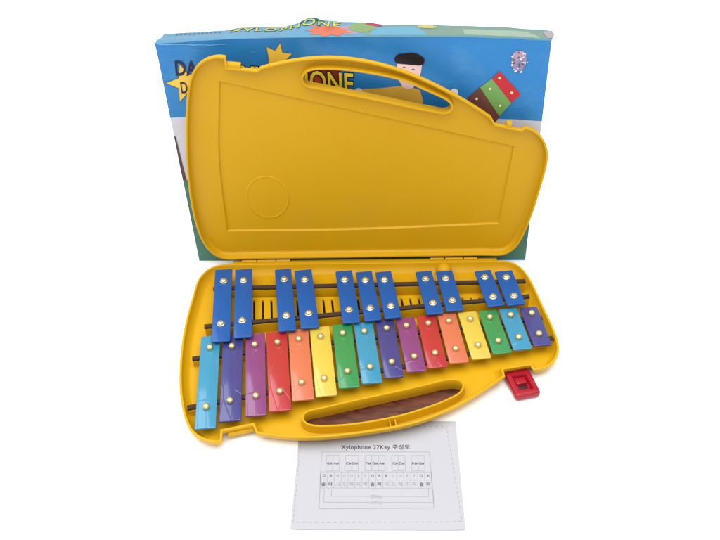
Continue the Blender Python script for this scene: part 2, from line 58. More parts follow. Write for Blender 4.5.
def material(name, color, rough=.5, spec=.3, metal=0, var=.06, scale=40, bump=0, bscale=200, coat=0, coat_rough=.1):
    m = bpy.data.materials.new(name); m.use_nodes = True
    nt = m.node_tree; N = nt.nodes; L = nt.links
    p = N['Principled BSDF']
    p.inputs['Roughness'].default_value = rough
    p.inputs['Specular IOR Level'].default_value = spec
    p.inputs['Metallic'].default_value = metal
    p.inputs['Coat Weight'].default_value = coat
    p.inputs['Coat Roughness'].default_value = coat_rough
    tc = N.new('ShaderNodeTexCoord')
    nz = N.new('ShaderNodeTexNoise'); nz.inputs['Scale'].default_value = scale; nz.inputs['Detail'].default_value = 5
    L.new(tc.outputs['Object'], nz.inputs['Vector'])
    mx = N.new('ShaderNodeMixRGB'); mx.blend_type = 'MIX'
    mx.inputs[1].default_value = tuple(c*(1-var) for c in color[:3]) + (1,)
    mx.inputs[2].default_value = tuple(min(1, c*(1+var)) for c in color[:3]) + (1,)
    L.new(nz.outputs['Fac'], mx.inputs[0]); L.new(mx.outputs[0], p.inputs['Base Color'])
    if bump:
        n2 = N.new('ShaderNodeTexNoise'); n2.inputs['Scale'].default_value = bscale; n2.inputs['Detail'].default_value = 3
        L.new(tc.outputs['Object'], n2.inputs['Vector'])
        b = N.new('ShaderNodeBump'); b.inputs['Strength'].default_value = bump; b.inputs['Distance'].default_value = .002
        L.new(n2.outputs['Fac'], b.inputs['Height']); L.new(b.outputs['Normal'], p.inputs['Normal'])
    return m

def key_material(name, color, seed, film=1.0):
    """lacquered metal bar under a clear, creased protective film"""
    m = material(name, color, rough=.42, spec=.25, var=.04, scale=25)
    nt = m.node_tree; N = nt.nodes; L = nt.links; p = N['Principled BSDF']
    p.inputs['Coat Weight'].default_value = film; p.inputs['Coat Roughness'].default_value = .12
    tc = N.new('ShaderNodeTexCoord')
    oi = N.new('ShaderNodeObjectInfo')
    mp = N.new('ShaderNodeMapping'); mp.inputs['Rotation'].default_value = (0, 0, .42*(1 if seed % 2 else -1) + .16*math.sin(seed*2.3)); mp.inputs['Scale'].default_value = (92, 15, 1)
    L.new(tc.outputs['Object'], mp.inputs['Vector']); L.new(oi.outputs['Location'], mp.inputs['Location'])
    nz = N.new('ShaderNodeTexVoronoi'); nz.voronoi_dimensions = '2D'; nz.feature = 'DISTANCE_TO_EDGE'; nz.inputs['Scale'].default_value = 1.0
    L.new(mp.outputs[0], nz.inputs['Vector'])
    rp = N.new('ShaderNodeMapRange'); rp.interpolation_type = 'SMOOTHSTEP'
    rp.inputs[1].default_value = 0; rp.inputs[2].default_value = .042; rp.inputs[3].default_value = 1; rp.inputs[4].default_value = 0
    L.new(nz.outputs['Distance'], rp.inputs[0])
    b = N.new('ShaderNodeBump'); b.inputs['Strength'].default_value = 1; b.inputs['Distance'].default_value = .00030
    L.new(rp.outputs[0], b.inputs['Height']); L.new(b.outputs['Normal'], p.inputs['Coat Normal'])
    return m

def link(name, bm, mat, parent=None, smooth=None, recalc=True):
    if recalc: bmesh.ops.recalc_face_normals(bm, faces=bm.faces[:])
    if smooth is not None:
        lay_ = bm.faces.layers.int.get('flat')
        for f in bm.faces: f.smooth = not (lay_ and f[lay_])
        for e in bm.edges:
            if lay_ and len(e.link_faces) == 2 and e.link_faces[0][lay_] != e.link_faces[1][lay_]: e.smooth = False
            if len(e.link_faces) == 2 and e.calc_face_angle(0) > math.radians(smooth): e.smooth = False
    me = bpy.data.meshes.new(name); bm.to_mesh(me); bm.free()
    for x in (mat if isinstance(mat, (list, tuple)) else [mat]): me.materials.append(x)
    o = bpy.data.objects.new(name, me); COL.objects.link(o)
    if parent: o.parent = parent
    return o

def thing(name, label, cat, loc=(0, 0, 0)):
    o = bpy.data.objects.new(name, None); o.empty_display_size = .02; COL.objects.link(o)
    o.location = loc; o['label'] = label; o['category'] = cat
    return o

def box(bm, lo, hi, mtx=None, bev=0):
    r = bmesh.ops.create_cube(bm, size=1)
    vs = r['verts']
    for v in vs:
        v.co = Vector([lo[i] + (v.co[i]+.5)*(hi[i]-lo[i]) for i in range(3)])
    if bev:
        es = list({e for v in vs for e in v.link_edges})
        rr = bmesh.ops.bevel(bm, geom=es, offset=bev, segments=2, affect='EDGES', profile=.6)
        vs = list({v for f in rr['faces'] for v in f.verts} | {v for v in vs if v.is_valid})
    if mtx is not None:
        for v in vs: v.co = mtx @ v.co
    return vs

def area2(P): return sum(P[i][0]*P[(i+1) % len(P)][1]-P[(i+1) % len(P)][0]*P[i][1] for i in range(len(P)))/2
def ccw(P):
    P = list(P)
    return P if area2(P) > 0 else P[::-1]
def offset(P, d):
    """inward (d>0) mitred offset of a ccw loop"""
    out = []; n = len(P)
    for i in range(n):
        a, b, c = Vector(P[i-1]), Vector(P[i]), Vector(P[(i+1) % n])
        e1 = (b-a); e2 = (c-b)
        e1 = e1.normalized() if e1.length > 1e-7 else Vector((1, 0))
        e2 = e2.normalized() if e2.length > 1e-7 else e1
        n1 = Vector((-e1.y, e1.x)); n2 = Vector((-e2.y, e2.x))
        m = n1+n2; q = m.length
        m = n1 if q < 1e-4 else m/q
        k = max(.6, m.dot(n1))
        out.append(tuple(b+m*(d/k)))
    return out

# ------------------------------------------------------------------ materials
YELLOW = material('yellow_plastic', lin(246, 190, 22), rough=.42, spec=.22, var=.03, scale=9, bump=.03, bscale=500)
nt = YELLOW.node_tree; p = nt.nodes['Principled BSDF']      # handled plastic: gloss varies, faint rubbed marks
tc = nt.nodes.new('ShaderNodeTexCoord'); mp = nt.nodes.new('ShaderNodeMapping'); mp.inputs['Scale'].default_value = (1, 1, 1)
nz = nt.nodes.new('ShaderNodeTexNoise'); nz.inputs['Scale'].default_value = 22; nz.inputs['Detail'].default_value = 9; nz.inputs['Roughness'].default_value = .65
mr = nt.nodes.new('ShaderNodeMapRange'); mr.inputs[1].default_value = .35; mr.inputs[2].default_value = .68; mr.inputs[3].default_value = .30; mr.inputs[4].default_value = .56
nt.links.new(tc.outputs['Object'], mp.inputs[0]); nt.links.new(mp.outputs[0], nz.inputs['Vector']); nt.links.new(nz.outputs['Fac'], mr.inputs[0]); nt.links.new(mr.outputs[0], p.inputs['Roughness'])
FELT = material('dark_brown_felt', lin(86, 68, 56), rough=.95, spec=.1, var=.3, scale=300, bump=.3, bscale=900)
SILVER = material('nickel_screw', (.74, .66, .45, 1), rough=.42, metal=1, var=.35, scale=700)
GOLD = material('brass_screw', (.74, .60, .32, 1), rough=.46, metal=1, var=.3, scale=700)
RED = material('red_plastic', lin(190, 18, 44), rough=.3, spec=.4, var=.05, scale=60)
BLUE_KEY = [key_material('blue_lacquer', lin(4, 97, 187), k, .35) for k in range(1)][0]
KEYC = {'sky blue': (54, 162, 206), 'indigo': (66, 68, 150), 'purple': (148, 68, 140), 'red': (204, 52, 62), 'orange': (236, 130, 94), 'yellow': (242, 216, 88), 'green': (52, 162, 92)}
KEYM = {k: key_material(k.replace(' ', '_')+'_lacquer', lin(*v), i+1) for i, (k, v) in enumerate(KEYC.items())}

# ------------------------------------------------------------------ setting
bm = bmesh.new(); bmesh.ops.create_grid(bm, x_segments=1, y_segments=1, size=30)
WHITE = material('white_cutout_ground', (.93, .93, .93, 1), rough=.9, spec=.1, var=.005)  # white ground added in place of the cut-out background
g = link('ground', bm, WHITE); g['kind'] = 'structure'

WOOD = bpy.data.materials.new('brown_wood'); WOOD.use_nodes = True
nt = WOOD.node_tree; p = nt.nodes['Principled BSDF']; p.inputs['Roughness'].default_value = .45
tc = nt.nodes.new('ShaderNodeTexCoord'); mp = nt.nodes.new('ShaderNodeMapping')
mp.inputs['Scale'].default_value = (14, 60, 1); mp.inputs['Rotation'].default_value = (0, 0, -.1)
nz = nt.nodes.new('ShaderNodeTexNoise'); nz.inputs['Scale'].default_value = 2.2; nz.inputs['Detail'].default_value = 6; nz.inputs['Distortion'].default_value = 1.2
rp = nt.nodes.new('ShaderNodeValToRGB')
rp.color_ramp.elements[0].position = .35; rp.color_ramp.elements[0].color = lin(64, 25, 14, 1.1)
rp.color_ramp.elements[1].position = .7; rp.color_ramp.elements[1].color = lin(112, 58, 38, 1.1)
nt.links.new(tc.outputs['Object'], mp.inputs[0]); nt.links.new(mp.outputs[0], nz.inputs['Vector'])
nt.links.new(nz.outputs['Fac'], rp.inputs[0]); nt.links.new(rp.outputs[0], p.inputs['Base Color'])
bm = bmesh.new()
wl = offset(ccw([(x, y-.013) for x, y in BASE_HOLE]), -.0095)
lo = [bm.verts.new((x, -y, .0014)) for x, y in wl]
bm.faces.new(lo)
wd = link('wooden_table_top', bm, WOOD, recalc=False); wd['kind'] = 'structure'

# ------------------------------------------------------------------ the case shells
def base_xf(u, v, d): return Vector((u, -v, HB-d))
def lid_xf(u, v, d):
    return Vector((u, -v*math.cos(ALPHA)+d*math.sin(ALPHA), HB+v*math.sin(ALPHA)+d*math.cos(ALPHA)))

def strip(bm, xf, loops):
    """loops: list of (points, depth) of equal length; skins them"""
    prev = None
    for P, d in loops:
        cur = [bm.verts.new(xf(x, y, d)) for x, y in P]
        if prev:
            n = len(cur)
            for i in range(n):
                bm.faces.new((prev[i], prev[(i+1) % n], cur[(i+1) % n], cur[i]))
        prev = cur
    return prev

def fill(bm, rings):
    flat = [v for r in rings for v in r]
    lay_ = bm.faces.layers.int.get('flat') or bm.faces.layers.int.new('flat')
    tris = tessellate_polygon([[v.co for v in r] for r in rings])
    for t in tris:
        try: bm.faces.new([flat[i] for i in t])[lay_] = 1
        except ValueError: pass

def shell(bm, O, H, D, W, xf, fin=.0075, soft=False, panel=None, circle=None):
    O = ccw(O); H = ccw(H)
    # inside: rim lip, wall, fillet, floor
    f = lambda k: (offset(O, k))
    inner = strip(bm, xf, [(f(0), .0010), (f(.0003), .0003), (f(.0010), 0), (f(.0020), 0), (f(.0027), .0004), (f(.0030), .0012)] +
                          ([(f(.0036), .0048), (f(.0058), .0082), (f(.0082), .0105), (f(.0098), D-.0003), (f(.0112), D)] if soft else [
                           (f(.0034), D-.0042), (f(.0041), D-.0020), (f(.0055), D-.0005), (f(fin), D)]))
    h = lambda k: offset(H, -k)
    hole = strip(bm, xf, [(h(.0), .0008), (h(.0004), .0001), (h(.0010), 0), (h(.0018), 0), (h(.0024), .0005), (h(.0026), .0012), (h(.0029), D-.0022), (h(.0034), D-.0008), (h(.0046), D)])
    rings = [inner, hole]
    if panel:
        PN = ccw(panel)
        ring = strip(bm, xf, [(PN, D), (offset(PN, .0003), D+.0003), (offset(PN, .0013), D+.0021), (offset(PN, .0020), D+.0024)])
        outer_ring = ring_first(bm, PN, D, xf)
        rings.append(outer_ring)
        if circle:
            cx, cy, rad = circle
            C = lambda r: [(cx+r*math.cos(t*math.tau/64), cy+(r+.006)*math.sin(t*math.tau/64)) for t in range(64)]
            top = strip(bm, xf, [(C(rad+.0009), D+.0024), (C(rad+.0003), D+.0019), (C(rad-.0005), D+.0016), (C(rad-.0014), D+.0018), (C(rad-.0024), D+.0020)])
            fill(bm, [top])
            fill(bm, [ring, ring_first(bm, C(rad+.0009), D+.0024, xf)])
        else:
            fill(bm, [ring])
    fill(bm, rings)
    # outside wall, tapering towards the back, and the through hole
    outw = strip(bm, xf, [(f(0), .0010), (f(.0007), .0050), (f(.0026), .0086), (f(.0052), .0118), (f(.0082), .0146), (f(.0098), W)] if soft else [(f(0), .0010), (f(.0006), W*.45), (f(.0026), W*.75), (f(.0060), W*.93), (f(.0100), W)])
    holew = strip(bm, xf, [(h(.0), .0008), (h(.0001), W*.6), (h(.0010), W)])
    fill(bm, [outw, holew])
    bmesh.ops.remove_doubles(bm, verts=bm.verts[:], dist=2e-5)

def ring_first(bm, P, d, xf):
    return [bm.verts.new(xf(x, y, d)) for x, y in P]

XYL = thing('toy_xylophone', 'open yellow plastic case xylophone with rainbow and blue metal keys', 'xylophone', (0, 0, 0))

bm = bmesh.new()
BW = HB-.0022
shell(bm, BASE_OUT, BASE_HOLE, .0120, BW, base_xf, soft=True)
FLOOR = HB-.012
def bar2(bm, p, q, w, z0, z1, bev=0):
    d = Vector((q[0]-p[0], q[1]-p[1])); L = d.length; a = math.atan2(d.y, d.x)
    M = Matrix.Translation((p[0], p[1], 0)) @ Matrix.Rotation(a, 4, 'Z')
    return box(bm, (0, -w/2, z0), (L, w/2, z1), M, bev)
base = link('case_base', bm, YELLOW, XYL, smooth=32)

RA = ((-.2030, -.0605), (.1985, -.0530)); RB = ((-.2043, -.1324), (.1990, -.0826))
RC = ((-.2123, -.1823), (.2105, -.1172)); RD = ((-.2060, -.2595), (.2180, -.1530))
for (p_, q_), zt in ((RA, .0200), (RB, .0200), (RC, .0142), (RD, .0142)):
    bm = bmesh.new(); bar2(bm, p_, q_, .0068, FLOOR-.0005, zt); link('rail_rib', bm, YELLOW, base, smooth=32)
bm = bmesh.new()
# ledge between the rails that carries the slots, open combs
def lerp(a, b, t): return a+(b-a)*t
def yB(x): return lerp(RB[0][1], RB[1][1], (x-RB[0][0])/(RB[1][0]-RB[0][0]))
pitch = .01117; x = -.196
zt = .0100; zb = FLOOR-.0004
while x < .189:
    y0 = -.0705; y1 = yB(x+pitch/2)+.0036
    if y0-y1 > .003:
        sk = -.10
        vs = box(bm, (x+.0014, y1, zb), (x+pitch-.0014, y0, zt))
        for v in vs: v.co.x += (v.co.y-y0)*sk
    x += pitch
box(bm, (-.200, -.0704, zb), (.195, -.0656, zt))
link('slotted_ledge', bm, YELLOW, base, smooth=32)
# added dark strip; its colour stands for the shaded depth down the slots
DARK = material('painted_slot_shade', lin(58, 36, 22), rough=.9, spec=.1, var=.2)
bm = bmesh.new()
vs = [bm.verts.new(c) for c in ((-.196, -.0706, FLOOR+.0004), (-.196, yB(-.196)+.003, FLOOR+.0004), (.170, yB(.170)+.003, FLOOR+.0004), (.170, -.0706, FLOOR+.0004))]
bm.faces.new(vs); link('slot_shade_strip', bm, DARK, base)

# little ribs across the handle channel
def vmax(P, u):
    out = []
    for a, b in zip(P, P[1:]+P[:1]):
        if (a[0]-u)*(b[0]-u) <= 0 and a[0] != b[0]: out.append(a[1]+(b[1]-a[1])*(u-a[0])/(b[0]-a[0]))
    return max(out)
for (u, v) in RIBS:
    bm = bmesh.new()
    bar2(bm, (u, -vmax(BASE_HOLE, u)-.0020), (u+.0012, -vmax(BASE_OUT, u)+.0038), .0012, FLOOR+.0012, HB-.0026)
    link('stiffening_rib', bm, YELLOW, base, smooth=32)
# low ledge against the wall of the front-left latch recess
bm = bmesh.new()
nl = ((-.1580, -.2925), (-.1305, -.2846))
bar2(bm, nl[0], nl[1], .0036, .0060, HB-.0062, .0006)
link('latch_catch', bm, YELLOW, base, smooth=32)
# flange along the hinge side that closes the gap under the lid
bm = bmesh.new()
box(bm, (-.1860, -.0045, .0060), (.1690, .0036, HB-.0016), None, .0006)
link('hinge_flange', bm, YELLOW, base, smooth=40)
# finger dome at the hinge side
bm = bmesh.new()
bmesh.ops.create_uvsphere(bm, u_segments=28, v_segments=14, radius=1)
for v in bm.verts: v.co = Vector((DOME[0][0]+v.co.x*.0098, -.0175+v.co.y*.0105, HB-.004+v.co.z*.0085))
link('finger_dome', bm, YELLOW, base, smooth=60)

bm = bmesh.new()
c0 = (-.1313, .0975); 
shell(bm, LID_OUT, LID_HOLE, .0095, .0135, lid_xf, panel=PANEL, circle=(c0[0], c0[1], .0270))
lid = link('case_lid', bm, YELLOW, XYL, smooth=32)
# catch tabs in the lid's two recesses
for (u0, u1, v0, v1, a) in ((-.1600, -.1440, .2868, .2918, -.12), (.1637, .1700, .2045, .2092, -.12)):
    bm = bmesh.new()
    M = Matrix.Translation(((u0+u1)/2, v1, 0)) @ Matrix.Rotation(a, 4, 'Z')
    vs = box(bm, (-(u1-u0)/2, v0-v1, .0010), ((u1-u0)/2, 0, .0085), M, .0007)
    for w in vs: w.co = lid_xf(w.co.x, w.co.y, w.co.z)
    link('catch_tab', bm, YELLOW, lid, smooth=40)

# hinge: two knuckle groups on the pin line
def knuckle(x0, x1, r):
    bm = bmesh.new()
    n = 20
    prof = [(x0, 0), (x0, r*.85), (x0+.0008, r), (x1-.0008, r), (x1, r*.85), (x1, 0)]
    rings = []
    for (xx, rr) in prof:
        rings.append([bm.verts.new((xx, .0012+rr*math.cos(t*math.tau/n), HB-.0010+rr*math.sin(t*math.tau/n))) for t in range(n)] if rr else [bm.verts.new((xx, .0012, HB-.0008))])
    for A, B in zip(rings, rings[1:]):
        for i in range(n):
            if len(A) == 1: bm.faces.new((A[0], B[i], B[(i+1) % n]))
            elif len(B) == 1: bm.faces.new((A[i], A[(i+1) % n], B[0]))
            else: bm.faces.new((A[i], A[(i+1) % n], B[(i+1) % n], B[i]))
    return bm
for a, b in ((KNUCK[0][0], KNUCK[1][0]), (KNUCK[2][0], KNUCK[3][0])):
    L = b-a
    for s, e in ((0, .30), (.32, .70), (.72, 1)):
        link('hinge_knuckle', knuckle(a+L*s, a+L*e, .0023), YELLOW, XYL, smooth=40)

# felt rails under the keys
for (p_, q_), z0, z1 in ((RA, .0200, .0234), (RB, .0200, .0234), (RC, .0142, .0176), (RD, .0142, .0176)):
    bm = bmesh.new(); bar2(bm, (p_[0]-.001, p_[1]), (q_[0]+.001, q_[1]), .0058, z0-.0002, z1, .0006)
    link('felt_rail', bm, FELT, XYL, smooth=40)

# ------------------------------------------------------------------ keys
def lathe(bm, prof, n=20, z0=0):
    rings = []
    for r, z in prof:
        rings.append([bm.verts.new((r*math.cos(t*math.tau/n), r*math.sin(t*math.tau/n), z+z0)) for t in range(n)] if r else [bm.verts.new((0, 0, z+z0))])
    for A, B in zip(rings, rings[1:]):
        for i in range(n):
            j = (i+1) % n
            if len(B) == 1: bm.faces.new((A[i], A[j], B[0]))
            else: bm.faces.new((A[i], A[j], B[j], B[i]))
def screw_mesh(brass):
    bm = bmesh.new()
    if brass:     # domed nail head in a small cup
        lathe(bm, [(.0030, 0), (.0032, .0008), (.0034, .0016), (.0034, .0025), (.0030, .0035), (.0022, .0043), (.0011, .0047), (0, .0048)])
    else:         # pan head with a cross recess
        lathe(bm, [(.0042, 0), (.0043, .0005), (.0039, .0010), (.0034, .0011), (.0034, .0018), (.0028, .0028), (.0017, .0033), (0, .0034)])
        for a in (0.4, 0.4+math.pi/2):
            box(bm, (-.0018, -.00035, .0030), (.0018, .00035, .00350), Matrix.Rotation(a, 4, 'Z'))
    for v in bm.verts: v.co *= 1.16 if brass else 1.18
    o = link('screw', bm, GOLD if brass else SILVER, smooth=50)
    return o
SCREW = {True: screw_mesh(True), False: screw_mesh(False)}
used = {True: False, False: False}
def put_screw(parent, brass, loc, rz):
    o = SCREW[brass]
    if used[brass]:
        o = o.copy(); COL.objects.link(o)
    used[brass] = True
    o.parent = parent; o.location = loc; o.rotation_euler = (0, 0, rz)

def key(row, z, mat, label, brass, tf, bf):
    tx, ty, bx, by, w = row
    a = Vector((tx, ty)); b = Vector((bx, by)); L = (b-a).length
    ang = math.atan2(a.y-b.y, a.x-b.x)-math.pi/2
    T = .0026; r = .0013
    bm = bmesh.new()
    w *= .985
    # plan outline with small radiused corners
    P = []
    for sx, sy, t0 in ((1, -1, -90), (1, 1, 0), (-1, 1, 90), (-1, -1, 180)):
        for k in range(4):
            t = math.radians(t0+k*30)
            P.append((sx*(w/2-r)+r*math.cos(t), sy*(L/2-r)+r*math.sin(t)))
    prev = None
    first = None
    for off, zz in ((.0003, -T), (0, -T+.0004), (0, -.0005), (.0002, -.00015), (.0006, 0)):
        cur = [bm.verts.new((x, y, zz)) for x, y in offset(P, off)]
        if prev:
            for i in range(len(cur)):
                j = (i+1) % len(cur); bm.faces.new((prev[i], prev[j], cur[j], cur[i]))
        else: first = cur
        prev = cur
    bm.faces.new(prev); bm.faces.new(first[::-1])
    o = link('key', bm, mat, XYL, smooth=50)
    c = (a+b)/2
    o.location = (c.x, c.y, z); o.rotation_euler = (random.uniform(-.006, .006), random.uniform(-.012, .012), ang)
    o['label'] = label
    put_screw(o, brass, (random.uniform(-.0008, .0008), L/2-L*tf, .0001), random.uniform(0, 3))
    put_screw(o, brass, (random.uniform(-.0008, .0008), -L/2+L*bf, .0001), random.uniform(0, 3))
order = ['sky blue', 'indigo', 'purple', 'red', 'orange', 'yellow', 'green']
for i, row in enumerate(NAT):
    k = order[i % 7]
    # the screws sit over the two rails
    t, b = Vector(row[:2]), Vector(row[2:4]); L = (b-t).length
    key(row, HB+.0022, KEYM[k], k+' key', True, lerp(.155, .20, i/15), lerp(.20, .26, i/15))
for i, row in enumerate(BLU):
    key(row, HB+.0080, BLUE_KEY, 'blue key', False, lerp(.185, .21, i/10), lerp(.22, .235, i/10))

# ------------------------------------------------------------------ red latch
bm = bmesh.new()
LT = [Vector(p) for p in LATCH]
ux = (LT[1]-LT[0]).normalized(); c = sum(LT, Vector((0, 0)))/4
wid = ((LT[1]-LT[0]).length+(LT[2]-LT[3]).length)/2*1.0; hgt = ((LT[0]-LT[3]).length+(LT[1]-LT[2]).length)/2
M = Matrix.Translation((c.x, c.y, 0)) @ Matrix.Rotation(math.atan2(ux.y, ux.x), 4, 'Z')
def rr(w, h, r, n=5):
    P = []
    for sx, sy, t0 in ((1, -1, -90), (1, 1, 0), (-1, 1, 90), (-1, -1, 180)):
        for k in range(n):
            t = math.radians(t0+k*90/(n-1)); P.append((sx*(w/2-r)+r*math.cos(t), sy*(h/2-r)+r*math.sin(t)))
    return P
def lx(u, v, d): return M @ Vector((u, v, d))
top = .0105
last = strip(bm, lx, [(rr(wid*.94, hgt*.95, .003), .0022), (rr(wid, hgt, .0035), .0040), (rr(wid, hgt, .0035), top-.0020), (rr(wid-.0016, hgt-.0016, .003), top-.0004), (rr(wid-.0036, hgt-.0036, .0025), top),
                  (rr(wid-.0124, hgt-.0124, .0018), top), (rr(wid-.0136, hgt-.0136, .0014), top-.0008), (rr(wid-.0160, hgt-.0160, .0012), .0056)])
fill(bm, [last])
first = [v for v in bm.verts][:20]
fill(bm, [first])
for s in (-1, 1):      # arms that clip the latch to the case
    box(bm, (s*wid*.36-.0028, hgt/2-.0012, .0045), (s*wid*.36+.0028, hgt/2+.0075, top-.0012), M, .0006)
latch = link('latch', bm, RED, XYL, smooth=45)
bm = bmesh.new()
DKR = material('latch_hole_shade', lin(70, 4, 14), rough=.35, spec=.4)  # dark colour paints the shade inside the latch hole
box(bm, (-wid*.17, -hgt*.17, .0052), (wid*.17, -.0004, .0062), M, .0003)
link('latch_slot_shade', bm, DKR, latch, smooth=40)
bm = bmesh.new()
box(bm, (-wid*.20, .0004, .0052), (wid*.20, hgt*.24, .0076), M, .0006)
link('latch_pad', bm, RED, latch, smooth=40)

# ------------------------------------------------------------------ the carton behind
BO = Vector((-.016776, .021685, 0)); BR = Vector((.9998565, -.0169420, 0)); BU = Vector((.0004124, .0243372, .9997037)); BN = Vector((-.0169371, -.9995602, .0243407))
BMX = Matrix(((BR.x, BU.x, -BN.x, BO.x), (BR.y, BU.y, -BN.y, BO.y), (BR.z, BU.z, -BN.z, BO.z), (0, 0, 0, 1)))   # local: s, t, depth
DEP = .045
def interp(T, x):
    if x <= T[0][0]: return T[0][1]
    for (a, b), (c, d) in zip(T, T[1:]):
        if x <= c: 
            t = (x-a)/(c-a); t = t*t*(3-2*t)
            return b+(d-b)*t
    return T[-1][1]
def creasef(s, t): return .0011*noise.noise(Vector((s*14, t*14, 3)))+.0007*noise.noise(Vector((s*45, t*30, 9)))
def face(s, t):
    """depth of the printed front (slightly buckled card); negative = towards the camera"""
    e = min(1, max(0, min(.5+s+.0-.27+.0, 1)))
    k = max(0, min(1, t/.04))*max(0, min(1, (.3235-t)/.02))
    return creasef(s, t)*k
def topz(s, q):
    """height of the top panel at s, q = 0 front .. 1 back"""
    a = interp(FRONT_TOP, s); b = interp(BACK_TOP, s)
    w = q*q*(3-2*q)
    return a+(b-a)*w + .0006*noise.noise(Vector((s*60, q*3, 1)))*math.sin(math.pi*q)
BOX = thing('cardboard_box', 'worn blue printed carton standing upright behind the yellow case', 'box', BO)
BOX.matrix_world = BMX
def blink(name, bm, mat, parent=BOX, smooth=40, recalc=True):
    o = link(name, bm, mat, parent, smooth=smooth, recalc=recalc); return o
def pbx(k): return lin(*k, 1.0)
def card_mat(name, rgb, var=.05, rough=.4, scale=18, k=1.0):
    return material(name, lin(*rgb, k), rough=rough, spec=.3, var=var, scale=scale, bump=.06, bscale=260)
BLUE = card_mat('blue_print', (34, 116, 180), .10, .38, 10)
def wear(m, col, lo_, hi_, scale, stretch, amount):
    # rubbed, lighter scuffs and long fine scratches in the ink itself
    nt = m.node_tree; p = nt.nodes['Principled BSDF']; src = p.inputs['Base Color'].links[0].from_socket
    tc = nt.nodes.new('ShaderNodeTexCoord'); mp = nt.nodes.new('ShaderNodeMapping'); mp.inputs['Scale'].default_value = stretch; mp.inputs['Rotation'].default_value = (0, 0, .3)
    nz = nt.nodes.new('ShaderNodeTexNoise'); nz.inputs['Scale'].default_value = scale; nz.inputs['Detail'].default_value = 8; nz.inputs['Roughness'].default_value = .7
    mr = nt.nodes.new('ShaderNodeMapRange'); mr.inputs[1].default_value = lo_; mr.inputs[2].default_value = hi_; mr.inputs[4].default_value = amount
    mx = nt.nodes.new('ShaderNodeMixRGB'); mx.inputs[2].default_value = col
    nt.links.new(tc.outputs['Object'], mp.inputs[0]); nt.links.new(mp.outputs[0], nz.inputs['Vector']); nt.links.new(nz.outputs['Fac'], mr.inputs[0])
    nt.links.new(mr.outputs[0], mx.inputs[0]); nt.links.new(src, mx.inputs[1]); nt.links.new(mx.outputs[0], p.inputs['Base Color'])
wear(BLUE, lin(96, 150, 190, 1.0), .52, .78, 9, (1, 1, 1), .5)
wear(BLUE, lin(120, 165, 200, 1.0), .64, .74, 40, (.25, 3, 1), .5)
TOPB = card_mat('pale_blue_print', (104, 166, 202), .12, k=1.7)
BOARD = card_mat('bare_board', (128, 108, 100), .15)
S0 = (-.2284, .2277)
def sl(t): return -.2284+(-.2284+.2284)*t
nx, ny = 92, 64
def edges(t):
    # left / right border of the front at height t
    return (-.2210-.0096*t/.32, .2278-.0002*t/.32)
bm = bmesh.new()
grid = {}
for j in range(ny+1):
    for i in range(nx+1):
        q = j/ny
        s = lerp(*edges(q*.32), i/nx)
        t = q*topz(s, 0)
        grid[i, j] = bm.verts.new((s, t, face(s, t)))
for j in range(ny):
    for i in range(nx):
        bm.faces.new((grid[i, j], grid[i+1, j], grid[i+1, j+1], grid[i, j+1]))
front = blink('front_panel', bm, BLUE)
# sides, back, bottom
for sgn in (0, 1):
    bm = bmesh.new(); col = []
    for j in range(ny+1):
        q = j/ny
        s = edges(q*.32)[sgn]
        row = []
        for k in range(7):
            w = k/6; tt = q*lerp(topz(s, 0), topz(s, 1), w)
            row.append(bm.verts.new((s+(-1 if sgn == 0 else 1)*-.0015*math.sin(math.pi*w), tt, w*DEP)))
        col.append(row)
    for A, B in zip(col, col[1:]):
        for k in range(6): bm.faces.new((A[k], A[k+1], B[k+1], B[k]))
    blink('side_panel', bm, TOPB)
bm = bmesh.new()
col = []
for i in range(nx+1):
    s0 = lerp(*edges(0), i/nx); s1 = lerp(*edges(.32), i/nx)
    col.append([bm.verts.new((lerp(s0, s1, w), w*topz(s1, 1), DEP)) for w in (0, .25, .5, .75, 1)])
for A, B in zip(col, col[1:]):
    for k in range(4): bm.faces.new((A[k], A[k+1], B[k+1], B[k]))
blink('back_panel', bm, BOARD)
# top panel, with a real card thickness
bm = bmesh.new()
up, dn = {}, {}
NQ = 12
for i in range(nx+1):
    for k in range(NQ+1):
        q = k/NQ
        s = lerp(*edges(.32), i/nx)+.0080*min(1, q*1.6)*max(0, (i/nx-.94)/.06)
        up[i, k] = bm.verts.new((s, topz(s, q)+.0006-.0008*(1-min(1, q*6))**2, q*DEP-.0003+.0006*q))
        dn[i, k] = bm.verts.new((s, topz(s, q)-.0006, q*DEP-.0003+.0006*q))
for i in range(nx):
    for k in range(NQ):
        bm.faces.new((up[i, k], up[i+1, k], up[i+1, k+1], up[i, k+1]))
        bm.faces.new((dn[i, k], dn[i, k+1], dn[i+1, k+1], dn[i+1, k]))
    bm.faces.new((up[i, 0], dn[i, 0], dn[i+1, 0], up[i+1, 0])); bm.faces.new((up[i, NQ], up[i+1, NQ], dn[i+1, NQ], dn[i, NQ]))
for k in range(NQ):
    bm.faces.new((up[0, k], up[0, k+1], dn[0, k+1], dn[0, k])); bm.faces.new((up[nx, k], dn[nx, k], dn[nx, k+1], up[nx, k+1]))
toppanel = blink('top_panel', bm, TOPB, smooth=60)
# turned-out flap corners
for pts in ([(-.2284, .3168, .0), (-.2345, .3150, .008), (-.2335, .3080, .010), (-.2290, .3020, .0)],):
    bm = bmesh.new()
    A = [bm.verts.new(p_) for p_ in pts]; Bv = [bm.verts.new((p_[0], p_[1]-.0006, p_[2]+.0012)) for p_ in pts]
    bm.faces.new(A); bm.faces.new(Bv[::-1])
    for i in range(4): bm.faces.new((A[i], Bv[i], Bv[(i+1) % 4], A[(i+1) % 4]))
    blink('torn_flap', bm, BOARD)

